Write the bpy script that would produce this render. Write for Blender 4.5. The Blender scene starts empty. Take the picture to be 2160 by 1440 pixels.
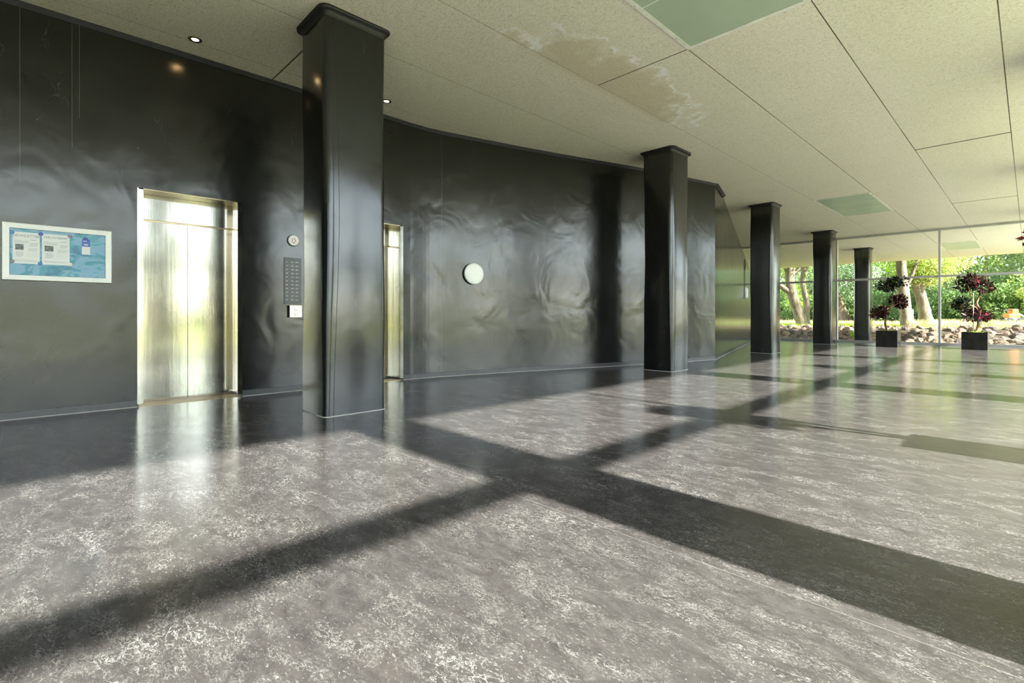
import bpy, bmesh, math, random
import numpy as np
from mathutils import Vector, Matrix
R = math.radians
scn = bpy.context.scene
COL = scn.collection
ZC = 3.86                       # ceiling height
GLASS_X, GLASS_Y = 0.95, 21.8   # the two glazed fronts
ROOF_X, ROOF_Y = 1.38, 33.0     # edges of the building above

# ---------------------------------------------------------------- camera
cam_d = bpy.data.cameras.new('camera'); cam = bpy.data.objects.new('camera', cam_d); COL.objects.link(cam)
cam_d.sensor_width = 36.0
cam_d.lens = 36.0 * 1062.0 / 2160.0
cam_d.shift_y = -53.0 / 2160.0
cam_d.clip_end = 600; cam_d.clip_start = 0.05
cam.location = (0, 0, 0.95)
cam.rotation_euler = (R(90), 0, R(45.824))
scn.camera = cam

# ---------------------------------------------------------------- world, sun, exposure
SUN_EL = math.atan(1 / 1.38)
w = bpy.data.worlds.new('sky'); scn.world = w; w.use_nodes = True
wn = w.node_tree.nodes; wl = w.node_tree.links
sky = wn.new('ShaderNodeTexSky'); sky.sky_type = 'NISHITA'; sky.sun_disc = False
sky.sun_elevation = SUN_EL; sky.sun_rotation = R(90); sky.air_density = 1.0; sky.dust_density = 0.4; sky.ozone_density = 1.0
hs = wn.new('ShaderNodeHueSaturation'); hs.inputs['Saturation'].default_value = 0.5
wl.new(sky.outputs[0], hs.inputs['Color']); wl.new(hs.outputs[0], wn['Background'].inputs[0])
wn['Background'].inputs[1].default_value = 0.62
sd = bpy.data.lights.new('sun', 'SUN'); sun = bpy.data.objects.new('sun', sd); COL.objects.link(sun)
sd.energy = 22.0; sd.angle = R(1.5); sd.color = (1.0, 0.955, 0.90)
sun.rotation_euler = (0, math.pi / 2 - SUN_EL, 0); sun.location = (60, 5, 45)
scn.view_settings.view_transform = 'Standard'; scn.view_settings.look = 'None'
scn.view_settings.gamma = 1.0; scn.view_settings.use_curve_mapping = False
scn.view_settings.exposure = 0.58
scn.cycles.diffuse_bounces = 6; scn.cycles.glossy_bounces = 5; scn.cycles.transparent_max_bounces = 16
scn.cycles.sample_clamp_indirect = 6.0
scn.cycles.caustics_reflective = False; scn.cycles.caustics_refractive = False

# ---------------------------------------------------------------- material helpers
class NT:
    def __init__(s, name):
        s.m = bpy.data.materials.new(name); s.m.use_nodes = True
        s.t = s.m.node_tree; s.n = s.t.nodes; s.l = s.t.links
        s.b = s.n['Principled BSDF']; s.out = s.n['Material Output']
        s._tc = None
    def tc(s, which='Object'):
        if s._tc is None: s._tc = s.n.new('ShaderNodeTexCoord')
        return s._tc.outputs[which]
    def link(s, a, b): s.l.new(a, b); return a
    def mapping(s, scale=(1, 1, 1), loc=(0, 0, 0), rot=(0, 0, 0), src=None):
        n = s.n.new('ShaderNodeMapping'); n.inputs['Scale'].default_value = scale
        n.inputs['Location'].default_value = loc; n.inputs['Rotation'].default_value = rot
        s.link(src or s.tc(), n.inputs[0]); return n.outputs[0]
    def noise(s, scale, detail=4, rough=.5, dist=0, vec=None, col=False):
        n = s.n.new('ShaderNodeTexNoise'); n.inputs['Scale'].default_value = scale
        n.inputs['Detail'].default_value = detail; n.inputs['Roughness'].default_value = rough
        n.inputs['Distortion'].default_value = dist; s.link(vec or s.tc(), n.inputs['Vector'])
        return n.outputs[1 if col else 0]
    def math(s, op, a, b=None, c=None, clamp=False):
        n = s.n.new('ShaderNodeMath'); n.operation = op; n.use_clamp = clamp
        for i, v in enumerate((a, b, c)):
            if v is None: continue
            if isinstance(v, (int, float)): n.inputs[i].default_value = v
            else: s.link(v, n.inputs[i])
        return n.outputs[0]
    def ramp(s, fac, stops, interp='LINEAR'):
        n = s.n.new('ShaderNodeValToRGB'); cr = n.color_ramp; cr.interpolation = interp
        while len(cr.elements) > 1: cr.elements.remove(cr.elements[-1])
        for i, (p, c) in enumerate(stops):
            e = cr.elements[0] if i == 0 else cr.elements.new(p)
            e.position = p
            e.color = (c, c, c, 1) if isinstance(c, (int, float)) else (*c, 1)
        s.link(fac, n.inputs[0]); return n.outputs[0]
    def mix(s, fac, a, b):
        n = s.n.new('ShaderNodeMix'); n.data_type = 'RGBA'
        for sock, v in ((n.inputs[0], fac), (n.inputs[6], a), (n.inputs[7], b)):
            if isinstance(v, (int, float)): sock.default_value = v
            elif isinstance(v, tuple): sock.default_value = (*v, 1)
            else: s.link(v, sock)
        return n.outputs[2]
    def sep(s, vec=None):
        n = s.n.new('ShaderNodeSeparateXYZ'); s.link(vec or s.tc(), n.inputs[0]); return n.outputs
    def bump(s, h, strength=.3, dist=.01, normal=None):
        n = s.n.new('ShaderNodeBump'); n.inputs['Strength'].default_value = strength
        n.inputs['Distance'].default_value = dist; s.link(h, n.inputs['Height'])
        if normal is not None: s.link(normal, n.inputs['Normal'])
        return n.outputs[0]
    def set(s, **k):
        for a, v in k.items():
            sock = s.b.inputs[{'color': 'Base Color', 'rough': 'Roughness', 'metal': 'Metallic', 'spec': 'Specular IOR Level',
                               'normal': 'Normal', 'coat': 'Coat Weight', 'coatr': 'Coat Roughness', 'emit': 'Emission Color',
                               'emits': 'Emission Strength', 'aniso': 'Anisotropic', 'tint': 'Specular Tint'}[a]]
            if isinstance(v, (int, float)): sock.default_value = v
            elif isinstance(v, tuple): sock.default_value = (*v, 1)
            else: s.link(v, sock)
        return s
def simple(name, col, rough=.5, metal=0, var=.12, scale=8, **k):
    t = NT(name); n = t.noise(scale, 4)
    d = tuple(c * (1 - var) for c in col); e = tuple(min(1, c * (1 + var)) for c in col)
    t.set(color=t.ramp(n, [(.3, d), (.7, e)]), rough=rough, metal=metal, **k); return t.m
M = {}
def mk_floor():
    t = NT('marbled_linoleum')
    v = t.mapping((0.52, 1, 1))
    big = t.noise(1.3, 3, .5, .3, v)
    med = t.noise(16, 6, .75, .5, v)
    base = t.ramp(med, [(.3, (.036, .032, .0315)), (.5, (.054, .0495, .048)), (.72, (.082, .076, .073))])
    rid = t.noise(40, 6, .62, .9, v)
    rd = t.math('ABSOLUTE', t.math('SUBTRACT', rid, .5))
    line = t.ramp(rd, [(0.0, 1.0), (.008, .6), (.016, 0.0)])
    pm = t.noise(5.5, 5, .68, .8, t.mapping((.5, 1, 1), (3, 7, 0)))
    patch = t.ramp(pm, [(.50, 0.0), (.64, 1.0)])
    rid2 = t.noise(78, 5, .6, .7, v)
    line2 = t.math('MULTIPLY', t.ramp(t.math('ABSOLUTE', t.math('SUBTRACT', rid2, .52)), [(0.0, .62), (.012, .4), (.026, 0.0)]), t.ramp(t.noise(7.5, 5, .7, .8, t.mapping((.5, 1, 1), (1, 5, 0))), [(.47, .04), (.66, 1.0)]))
    fine = t.noise(120, 3, .6, .6, v)
    fl2 = t.ramp(fine, [(.60, 0.0), (.70, .55)])
    pm2 = t.ramp(t.noise(2.6, 5, .6, .5, t.mapping((.72, 1, 1), (9, 2, 0))), [(.38, .1), (.62, 1.0)])
    f1 = t.math('MULTIPLY', line, patch); f2 = t.math('MULTIPLY', fl2, pm2)
    f = t.math('MAXIMUM', t.math('MAXIMUM', f1, f2), line2)
    f = t.math('MULTIPLY', f, t.ramp(big, [(.3, .55), (.6, 1.0)]))
    c = t.mix(f, base, (.42, .41, .39))
    xyz = t.sep()
    sy = t.math('PINGPONG', t.math('ADD', xyz[1], 0.12), 1.0)     # welded joints between the 2 m sheets
    seam = t.math('LESS_THAN', sy, .0018)
    c = t.mix(t.math('MULTIPLY', seam, .3), c, (.35, .33, .31))
    sc = t.noise(2.2, 2, .5, 0, t.mapping((.3, 3, 1), rot=(0, 0, .5)))
    scr = t.ramp(t.math('ABSOLUTE', t.math('SUBTRACT', sc, .5)), [(0, 1.0), (.0008, 0.0)])
    c = t.mix(t.math('MULTIPLY', scr, .0), c, (.4, .38, .36))
    rr = t.ramp(t.noise(3, 4), [(.3, .13), (.7, .21)])
    b = t.bump(t.noise(140, 3), .03, .002)
    t.set(color=c, rough=rr, spec=.62, normal=b); M['floor'] = t.m
def mk_ceiling():
    t = NT('wood_wool_ceiling_board')
    v = t.mapping((1, 1.5, 1))
    fib = t.noise(46, 5, .62, 1.6, v); lo = t.noise(1.1, 3)
    c = t.ramp(fib, [(.34, (.55, .495, .36)), (.48, (.84, .785, .625)), (.62, (.93, .885, .755))])
    c = t.mix(t.ramp(lo, [(.3, 0.0), (.75, .16)]), c, (.66, .61, .48))
    x = t.sep()
    sx = t.math('PINGPONG', t.math('ADD', x[0], .21), .5975)
    # joints along the building
    jx = t.math('LESS_THAN', sx, .0055)
    ix = t.math('FLOOR', t.math('DIVIDE', t.math('ADD', x[0], .21), 1.195)); 
    sy = t.math('PINGPONG', t.math('SUBTRACT', x[1], 5.2), 1.5)
    iy = t.math('FLOOR', t.math('DIVIDE', t.math('SUBTRACT', x[1], 5.2 - 1.5), 3.0))
    cx = t.n.new('ShaderNodeCombineXYZ'); t.link(ix, cx.inputs[0]); t.link(iy, cx.inputs[1])
    wn_ = t.n.new('ShaderNodeTexWhiteNoise'); wn_.noise_dimensions = '3D'; t.link(cx.outputs[0], wn_.inputs[0])
    rnd = wn_.outputs[0]
    def near(a_, v_, w_): return t.math('LESS_THAN', t.math('ABSOLUTE', t.math('SUBTRACT', a_, v_)), w_)
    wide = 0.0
    for i_, ys in ((-1, (11.2, 17.2)), (-3, (5.2,)), (-5, (2.2,)), (-6, (2.2,))):     # dark joints; widest ones paint in shade at a lower-hung panel's edge
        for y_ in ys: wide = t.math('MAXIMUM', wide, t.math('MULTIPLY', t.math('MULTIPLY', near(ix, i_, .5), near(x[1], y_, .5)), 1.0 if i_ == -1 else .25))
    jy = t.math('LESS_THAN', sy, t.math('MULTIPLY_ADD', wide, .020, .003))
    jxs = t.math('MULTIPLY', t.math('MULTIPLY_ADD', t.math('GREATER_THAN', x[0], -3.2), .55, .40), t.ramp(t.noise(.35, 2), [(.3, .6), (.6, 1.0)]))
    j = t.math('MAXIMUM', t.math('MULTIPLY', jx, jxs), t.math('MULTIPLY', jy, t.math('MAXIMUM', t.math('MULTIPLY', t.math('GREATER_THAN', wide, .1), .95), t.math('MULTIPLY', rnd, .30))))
    # lime and rust left by a leak round one joint
    dn = t.noise(2.3, 6, .62, 0, t.mapping(loc=(.6, .2, 0)))
    dx = t.math('DIVIDE', t.math('ADD', x[0], 3.72), .62); dy = t.math('DIVIDE', t.math('SUBTRACT', x[1], 5.45), 1.72)
    dd = t.math('SQRT', t.math('ADD', t.math('MULTIPLY', dx, dx), t.math('MULTIPLY', dy, dy)))
    dd = t.math('ADD', dd, t.math('MULTIPLY', t.math('SUBTRACT', dn, .5), 1.7))
    ring = t.ramp(t.math('ABSOLUTE', t.math('SUBTRACT', dd, 1.0)), [(0, 1.0), (.05, .55), (.10, 0.0)])
    side = t.ramp(t.math('ADD', x[0], 4.0), [(.10, .12), (.22, 1.0)])
    ring = t.math('MULTIPLY', t.math('MULTIPLY', ring, side), t.ramp(t.noise(5, 3), [(.38, 0.0), (.54, 1.0)]))
    ins = t.math('MULTIPLY', t.ramp(dd, [(.7, .4), (1.0, 0.0)]), side)
    c = t.mix(ins, c, (.50, .40, .22))
    c = t.mix(ring, c, (.95, .94, .90))
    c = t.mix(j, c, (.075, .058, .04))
    b = t.bump(fib, .5, .006)
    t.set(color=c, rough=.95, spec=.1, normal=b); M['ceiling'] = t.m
def mk_black(name, base, r0, r1, wob, scratch=True, streak=False, spec=.5, joints=False):
    t = NT(name)
    xyz = t.tc()
    lo = t.noise(1.4, 3, .5, .4); mid = t.noise(4.5, 4, .55, .5)
    c = t.ramp(mid, [(.3, tuple(b * .9 for b in base)), (.7, tuple(b * 1.12 for b in base))])
    if scratch:
        sp = t.noise(34, 2, .5); pm = t.noise(1.7, 3, .6)
        f = t.math('MULTIPLY', t.ramp(sp, [(.755, 0.0), (.78, 1.0)]), t.ramp(pm, [(.5, 0.0), (.65, .6)]))
        sc = t.noise(3.5, 3, .5, .5, t.mapping((1, 1, .35), rot=(.5, .3, 0)))
        sr = t.math('MULTIPLY', t.ramp(t.math('ABSOLUTE', t.math('SUBTRACT', sc, .5)), [(0, 1.0), (.0022, 0.0)]), t.ramp(t.noise(2.4, 2), [(.55, 0.0), (.7, .12)]))
        c = t.mix(t.math('MAXIMUM', f, sr), c, (.35, .36, .36))
    if joints:
        x_ = t.sep()
        for y0, z0, z1 in ((4.745, 0, 4), (4.86, 0, 4), (.345, 2.6, 4), (.40, 2.9, 4), (-.02, 2.2, 4)):
            k_ = t.math('LESS_THAN', t.math('ABSOLUTE', t.math('SUBTRACT', x_[1], y0)), .0022)
            k_ = t.math('MULTIPLY', k_, t.math('MULTIPLY', t.math('GREATER_THAN', x_[2], z0), t.math('LESS_THAN', x_[2], z1)))
            c = t.mix(t.math('MULTIPLY', k_, .6), c, (.13, .14, .14) if y0 != 4.86 else (.003, .003, .003))
    if streak:
        st = t.noise(9, 4, .6, 0, t.mapping((1, 1, .06)))
        rr = t.ramp(st, [(.3, r0), (.7, r1)])
    else: rr = t.ramp(t.noise(2.6, 5, .6), [(.3, r0), (.7, r1)])
    nb = t.bump(t.noise(1.7, 2, .4, .8), .5, wob)
    nb = t.bump(t.noise(11, 3, .5, .6), .6, wob * .03, nb)
    t.set(color=c, rough=rr, normal=nb, spec=spec); M[name] = t.m
def mk_steel():
    t = NT('brushed_steel')
    st = t.noise(40, 3, .6, 0, t.mapping((1, 1, .03)))
    lo = t.noise(3, 3)
    c = t.ramp(st, [(.3, (.50, .48, .42)), (.7, (.59, .565, .50))])
    t.set(color=c, metal=1.0, rough=t.ramp(lo, [(.3, .11), (.7, .15)]), normal=t.bump(st, .16, .001)); M['steel'] = t.m
def mk_glass():
    t = NT('window_glass')
    lw = t.n.new('ShaderNodeLayerWeight'); lw.inputs['Blend'].default_value = .5
    p = t.math('POWER', lw.outputs['Facing'], 5.0)
    f = t.math('MULTIPLY_ADD', p, .9, .035, clamp=True)
    tr = t.n.new('ShaderNodeBsdfTransparent'); tr.inputs[0].default_value = (.965, .985, .97, 1)
    gl = t.n.new('ShaderNodeBsdfGlossy'); gl.inputs['Roughness'].default_value = 0.0
    mx = t.n.new('ShaderNodeMixShader'); t.link(f, mx.inputs[0]); t.link(tr.outputs[0], mx.inputs[1]); t.link(gl.outputs[0], mx.inputs[2])
    t.link(mx.outputs[0], t.out.inputs[0]); t.n.remove(t.b); M['glass'] = t.m
def mk_leaf(name, cols, trans=.45, rough=.45, spec=.4):
    t = NT(name)
    oi = t.n.new('ShaderNodeObjectInfo')
    n = t.noise(1.6, 4, .7)
    wn_ = t.n.new('ShaderNodeTexWhiteNoise'); wn_.noise_dimensions = '3D'
    sn = t.n.new('ShaderNodeVectorMath'); sn.operation = 'SNAP'; sn.inputs[1].default_value = (.11, .11, .11)
    t.link(t.tc(), sn.inputs[0]); t.link(sn.outputs[0], wn_.inputs[0])
    f = t.math('ADD', t.math('MULTIPLY', n, .55), t.math('MULTIPLY', wn_.outputs[0], .5))
    f = t.math('ADD', f, t.math('MULTIPLY', t.math('SUBTRACT', oi.outputs['Random'], .5), .15))
    c = t.ramp(f, [(.2, cols[0]), (.5, cols[1]), (.8, cols[2])])
    t.set(color=c, rough=rough, spec=spec)
    tl = t.n.new('ShaderNodeBsdfTranslucent'); t.link(c, tl.inputs[0])
    mx = t.n.new('ShaderNodeMixShader'); mx.inputs[0].default_value = trans
    t.link(t.b.outputs[0], mx.inputs[1]); t.link(tl.outputs[0], mx.inputs[2]); t.link(mx.outputs[0], t.out.inputs[0])
    M[name] = t.m
def mk_bark(name, a, b_):
    t = NT(name)
    st = t.noise(7, 6, .65, .6, t.mapping((1, 1, .22)))
    c = t.ramp(st, [(.3, a), (.7, b_)])
    t.set(color=c, rough=.9, spec=.1, normal=t.bump(st, .8, .05)); M[name] = t.m
def mk_rock():
    t = NT('rough_stone')
    oi = t.n.new('ShaderNodeObjectInfo')
    n = t.noise(5, 6, .65); 
    c = t.ramp(n, [(.28, (.05, .037, .032)), (.5, (.16, .125, .105)), (.72, (.30, .26, .21))])
    k = t.ramp(oi.outputs['Random'], [(0, (.20, .13, .10)), (.4, (.30, .22, .13)), (.75, (.12, .10, .10)), (1, (.36, .30, .21))])
    c = t.mix(.6, c, k)
    t.set(color=c, rough=.9, spec=.15, normal=t.bump(t.noise(11, 6, .7), 1.0, .06)); M['rock'] = t.m
def mk_lawn():
    t = NT('mown_grass')
    n = t.noise(.25, 5, .65); f = t.noise(14, 4, .7)
    g = t.ramp(f, [(.3, (.17, .21, .045)), (.7, (.35, .385, .10))])
    d = t.ramp(f, [(.3, (.32, .29, .12)), (.7, (.58, .53, .30))])
    y = t.sep()[1]
    dry = t.math('MULTIPLY', t.ramp(n, [(.35, 0.0), (.6, 1.0)]), t.ramp(t.math('DIVIDE', y, 60.0), [(.5, 0.0), (.58, 1.0)]))
    bank = t.math('MULTIPLY', t.math('GREATER_THAN', y, 31.0), t.math('LESS_THAN', t.math('ADD', y, t.math('MULTIPLY', f, .3)), 34.15))
    c = t.mix(bank, t.mix(dry, g, d), t.ramp(f, [(.3, (.035, .028, .02)), (.7, (.10, .08, .055))]))
    t.set(color=c, rough=.9, spec=.1); M['lawn'] = t.m
def mk_board():
    t = NT('crumpled_blue_sheet')
    # cut out shapes of two blues
    v = t.mapping((1, 3.2, 6.5), (.3, .2, .1))
    n = t.noise(1.15, 3, .55, 1.2, v)
    c = t.ramp(n, [(0, (.015, .15, .30)), (.40, (.02, .20, .34)), (.44, (.03, .27, .38)), (.50, (.15, .34, .52)), (.64, (.17, .36, .54)), (.68, (.05, .29, .42))], 'CONSTANT')
    t.set(color=c, rough=.25); M['board'] = t.m
mk_floor(); mk_ceiling(); mk_steel(); mk_glass(); mk_rock(); mk_lawn(); mk_board()
mk_black('black_wall_paint', (.011, .0115, .012), .17, .25, .026, spec=.66, joints=True)
mk_black('black_column_paint', (.010, .0105, .011), .14, .21, .010, spec=.7)
mk_black('black_sheet_metal', (.022, .022, .020), .15, .22, .004, streak=True, spec=.9)
mk_leaf('leaf_pale', [(.20, .27, .04), (.42, .50, .12), (.72, .74, .34)], .5)
mk_leaf('leaf_green', [(.08, .15, .03), (.24, .36, .08), (.54, .62, .19)], .48)
mk_leaf('leaf_dark', [(.035, .085, .03), (.12, .22, .065), (.34, .45, .13)], .42)
mk_leaf('leaf_blue', [(.07, .14, .06), (.20, .31, .14), (.43, .55, .27)], .42)
mk_leaf('leaf_bright', [(.16, .34, .01), (.35, .60, .03), (.60, .80, .10)], .5)
mk_leaf('leaf_straw', [(.30, .30, .10), (.62, .56, .26), (.85, .80, .50)], .4)
mk_leaf('leaf_maroon', [(.008, .018, .008), (.028, .014, .012), (.22, .022, .035)], .12, .25, .6)
mk_leaf('leaf_deep', [(.006, .018, .010), (.014, .035, .014), (.09, .03, .02)], .12, .25, .6)
mk_leaf('petal_violet', [(.35, .10, .45), (.55, .2, .65), (.7, .4, .75)], .4)
mk_bark('bark_pale', (.11, .09, .065), (.32, .275, .21)); mk_bark('bark_brown', (.10, .07, .045), (.30, .22, .15))
mk_bark('bark_thin', (.16, .09, .045), (.45, .30, .17))
M['white'] = simple('white_plastic', (.90, .90, .89), .35, var=.02)
M['frame_white'] = simple('white_lacquer_frame', (.90, .90, .88), .35, var=.03)
M['aluminium'] = simple('grey_aluminium', (.60, .60, .59), .38, .35, var=.05)
M['skirting'] = simple('dark_grey_skirting', (.05, .052, .055), .4)
M['caulk'] = simple('white_caulk', (.44, .43, .41), .7)
M['black'] = simple('black_rubber', (.012, .012, .012), .55)
M['black_gloss'] = simple('black_glazed_planter', (.020, .019, .018), .16, var=.4, scale=5)
M['planter_side'] = M['black_gloss']
M['soil'] = simple('dark_soil', (.20, .17, .06), .95, var=.5, scale=30)
M['green_glass'] = simple('frosted_green_glass', (.47, .56, .41), .38, var=.05, scale=1.5)
M['light_frame'] = simple('cream_light_frame', (.86, .85, .74), .5)
M['bronze'] = simple('dark_bronze_ring', (.10, .065, .04), .35, .6)
M['concrete'] = simple('pale_concrete_paving', (.50, .515, .535), .85, var=.1, scale=2)
M['slab'] = simple('grey_concrete_slab', (.13, .125, .12), .85, var=.15, scale=2)
M['paper'] = simple('white_paper', (.78, .79, .80), .6, var=.02)
M['ink'] = simple('grey_ink', (.22, .23, .24), .6)
M['ink_light'] = simple('pale_grey_ink', (.48, .49, .50), .6, var=.05)
M['photo'] = simple('grey_photo_print', (.13, .14, .14), .5, var=.9, scale=28)
M['blue_print'] = simple('blue_print', (.06, .13, .55), .5)
M['magnet_blue'] = simple('blue_magnet', (.03, .19, .42), .3); M['magnet_indigo'] = simple('indigo_magnet', (.045, .06, .38), .3)
M['magnet_grey'] = simple('grey_magnet', (.20, .20, .22), .3); M['magnet_cream'] = simple('cream_magnet', (.80, .74, .60), .3)
M['red'] = simple('red_print', (.50, .06, .06), .5)
M['plate'] = simple('slate_grey_sign_plate', (.055, .062, .070), .32)
M['white_ink'] = simple('white_print', (.75, .76, .76), .5, var=.02)
M['steel_dark'] = simple('bronze_tinted_steel', (.34, .28, .18), .25, 1.0)
M['sill_metal'] = simple('ribbed_sill_metal', (.36, .28, .17), .35, .8)
M['steel_plate'] = simple('satin_steel_plate', (.60, .58, .50), .42, 1.0, var=.04)
M['stake'] = simple('pale_wood_stake', (.62, .55, .42), .85)
M['orange'] = simple('orange_paint', (.85, .22, .03), .45); M['grey_metal'] = simple('grey_metal', (.48, .50, .52), .4, .3)
M['tyre'] = simple('black_tyre', (.025, .025, .025), .8)
t = NT('lamp_bulb'); t.set(color=(1, .8, .5), emit=(1.0, .62, .25), emits=26.0); M['bulb'] = t.m

# ---------------------------------------------------------------- geometry helpers
class MB:
    def __init__(s): s.v = []; s.f = []; s.smooth = False
    def add(s, vs, fs):
        o = len(s.v); s.v += [tuple(v) for v in vs]; s.f += [tuple(i + o for i in f) for f in fs]; return s
    def box(s, a, b):
        (x0, y0, z0), (x1, y1, z1) = a, b
        x0, x1 = sorted((x0, x1)); y0, y1 = sorted((y0, y1)); z0, z1 = sorted((z0, z1))
        return s.add([(x0, y0, z0), (x1, y0, z0), (x1, y1, z0), (x0, y1, z0), (x0, y0, z1), (x1, y0, z1), (x1, y1, z1), (x0, y1, z1)],
                     [(3, 2, 1, 0), (4, 5, 6, 7), (0, 1, 5, 4), (1, 2, 6, 5), (2, 3, 7, 6), (3, 0, 4, 7)])
    def prism(s, poly, z0, z1):
        n = len(poly)
        vs = [(x, y, z0) for x, y in poly] + [(x, y, z1) for x, y in poly]
        return s.add(vs, [tuple(range(n))[::-1], tuple(range(n, 2 * n))] + [(i, (i + 1) % n, n + (i + 1) % n, n + i) for i in range(n)])
    def loft(s, rings, cap=True, closed=True):
        n = len(rings[0]); vs = [p for r in rings for p in r]; fs = []
        for k in range(len(rings) - 1):
            for i in range(n if closed else n - 1):
                j = (i + 1) % n; fs.append((k * n + i, k * n + j, (k + 1) * n + j, (k + 1) * n + i))
        if cap: fs += [tuple(range(n))[::-1], tuple(range((len(rings) - 1) * n, len(rings) * n))]
        return s.add(vs, fs)
    def tube(s, pts, rad, n=10, jit=0, seed=0):
        rng = random.Random(seed); rings = []; pts = [Vector(p) for p in pts]
        rads = rad if isinstance(rad, (list, tuple)) else [rad] * len(pts)
        for i, p in enumerate(pts):
            d = (pts[min(i + 1, len(pts) - 1)] - pts[max(i - 1, 0)]).normalized()
            a = d.cross(Vector((0, 1, 0) if abs(d.y) < .9 else (1, 0, 0))).normalized(); b = d.cross(a)
            rings.append([tuple(p + (a * math.cos(2 * math.pi * k / n) + b * math.sin(2 * math.pi * k / n)) * rads[i] * (1 + rng.uniform(-jit, jit))) for k in range(n)])
        s.smooth = True
        return s.loft(rings)
    def lathe(s, prof, axis='x', c=(0, 0, 0), n=40, cap=True):
        rings = []
        for (h, r) in prof:
            ring = []
            for k in range(n):
                a = 2 * math.pi * k / n; u, w_ = r * math.cos(a), r * math.sin(a)
                p = {'x': (h, u, w_), 'y': (w_, h, u), 'z': (u, w_, h)}[axis]
                ring.append((p[0] + c[0], p[1] + c[1], p[2] + c[2]))
            rings.append(ring)
        return s.loft(rings, cap=cap)
    def build(s, name, mat, parent=None, loc=(0, 0, 0), bevel=0, smooth=None, xf=None):
        me = bpy.data.meshes.new(name)
        vs = s.v if xf is None else [tuple(xf @ Vector(v)) for v in s.v]
        me.from_pydata(vs, [], s.f); me.materials.append(mat); me.update()
        bm = bmesh.new(); bm.from_mesh(me); bmesh.ops.recalc_face_normals(bm, faces=bm.faces); bm.to_mesh(me); bm.free()
        if s.smooth if smooth is None else smooth:
            for p in me.polygons: p.use_smooth = True
        o = bpy.data.objects.new(name, me); COL.objects.link(o); o.location = loc
        if parent is not None: o.parent = parent
        if bevel:
            m = o.modifiers.new('bevel', 'BEVEL'); m.width = bevel; m.segments = 2; m.limit_method = 'ANGLE'
        return o
def tag(o, label=None, cat=None, group=None, kind=None):
    for k, v in (('label', label), ('category', cat), ('group', group), ('kind', kind)):
        if v: o[k] = v
    return o
def thing(name, label, cat, loc, rz=0, group=None):
    o = bpy.data.objects.new(name, None); COL.objects.link(o); o.location = loc; o.rotation_euler = (0, 0, rz)
    o.empty_display_size = .2
    return tag(o, label, cat, group)
def structure(o): o['kind'] = 'structure'; return o
def dup(root, loc, rz=None, label=None, group=None, scale=None):
    def cp(o, par):
        c = o.copy(); COL.objects.link(c)
        if par is not None: c.parent = par
        for ch in list(o.children): cp(ch, c)
        return c
    r = cp(root, None); r.location = loc
    if rz is not None: r.rotation_euler = (0, 0, rz)
    if scale: r.scale = scale if isinstance(scale, tuple) else (scale,) * 3
    if label: r['label'] = label
    if group: r['group'] = group
    elif 'group' in r: del r['group']
    return r
def text(name, body, size, mat, parent, loc, rot, align='LEFT', depth=.0006):
    cu = bpy.data.curves.new(name, 'FONT'); cu.body = body; cu.size = size; cu.align_x = align; cu.align_y = 'CENTER'; cu.extrude = depth
    tmp = bpy.data.objects.new(name, cu); COL.objects.link(tmp)
    bpy.context.view_layer.update()
    me = bpy.data.meshes.new_from_object(tmp.evaluated_get(bpy.context.evaluated_depsgraph_get()))
    bpy.data.objects.remove(tmp); me.materials.clear(); me.materials.append(mat)
    o = bpy.data.objects.new(name, me); COL.objects.link(o); o.parent = parent; o.location = loc; o.rotation_euler = rot
    return o
WALLROT = (R(90), 0, R(90))     # lettering that faces +X, reading towards +Y

# ---------------------------------------------------------------- floor, slabs, ceiling
XW = -6.53
P2 = [(XW, 4.2), (-6.50, 4.6), (-6.37, 5.15), (-6.13, 6.1), (-5.84, 7.12), (-5.35, 8.72), (-5.02, 10.1), (-4.83, 10.92)]   # plan of the bent wall
SD = Vector((-.2727, .9621))                      # plan direction of the sloping wall
SQ = Vector((-4.83, 10.92)); SLEN = 11.25
SE = SQ + SD * SLEN
structure(MB().box((-12.2, -7.3, -.3), (GLASS_X + .06, GLASS_Y + .06, 0)).build('floor', M['floor']))
structure(MB().box((-14, GLASS_Y + .06, -.5), (ROOF_X, 31.2, -.36)).build('trim_1', M['slab']))
structure(MB().box((GLASS_X + .06, -25, -.5), (3.8, 31.2, -.05)).build('trim_2', M['concrete']))
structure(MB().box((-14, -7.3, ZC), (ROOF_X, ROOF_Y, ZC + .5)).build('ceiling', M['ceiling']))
structure(MB().box((-14, -7.3, ZC + .5), (ROOF_X, ROOF_Y, ZC + 5)).build('trim_3', M['slab']))

# ---------------------------------------------------------------- black walls
E1 = (.86, 1.87); E2 = (3.06, 4.07); EH = 2.30; DEPTH = .25
TH = .6
for nm, a, b in (('wall_left', (-7.3, 0), (E1[0], ZC)), ('wall_lintel', (E1[0], EH), (E1[1], ZC)), ('wall_middle', (E1[1], 0), (E2[0], ZC)), ('wall_header', (E2[0], EH), (E2[1], ZC))):
    structure(MB().box((XW - TH, a[0], a[1]), (XW, b[0], b[1])).build(nm, M['black_wall_paint']))
def spline(pts, n=60):
    P = [Vector(p) for p in pts]; P = [P[0] * 2 - P[1]] + P + [P[-1] * 2 - P[-2]]; out = []
    for i in range(1, len(P) - 2):
        for k in range(n // len(pts)):
            u = k / (n // len(pts)); a, b, c, d = P[i - 1:i + 3]
            out.append(.5 * ((2 * b) + (c - a) * u + (2 * a - 5 * b + 4 * c - d) * u * u + (3 * b - a - 3 * c + d) * u ** 3))
    return out + [P[-2]]
plan = [Vector((XW, E2[1]))] + spline(P2)
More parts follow.
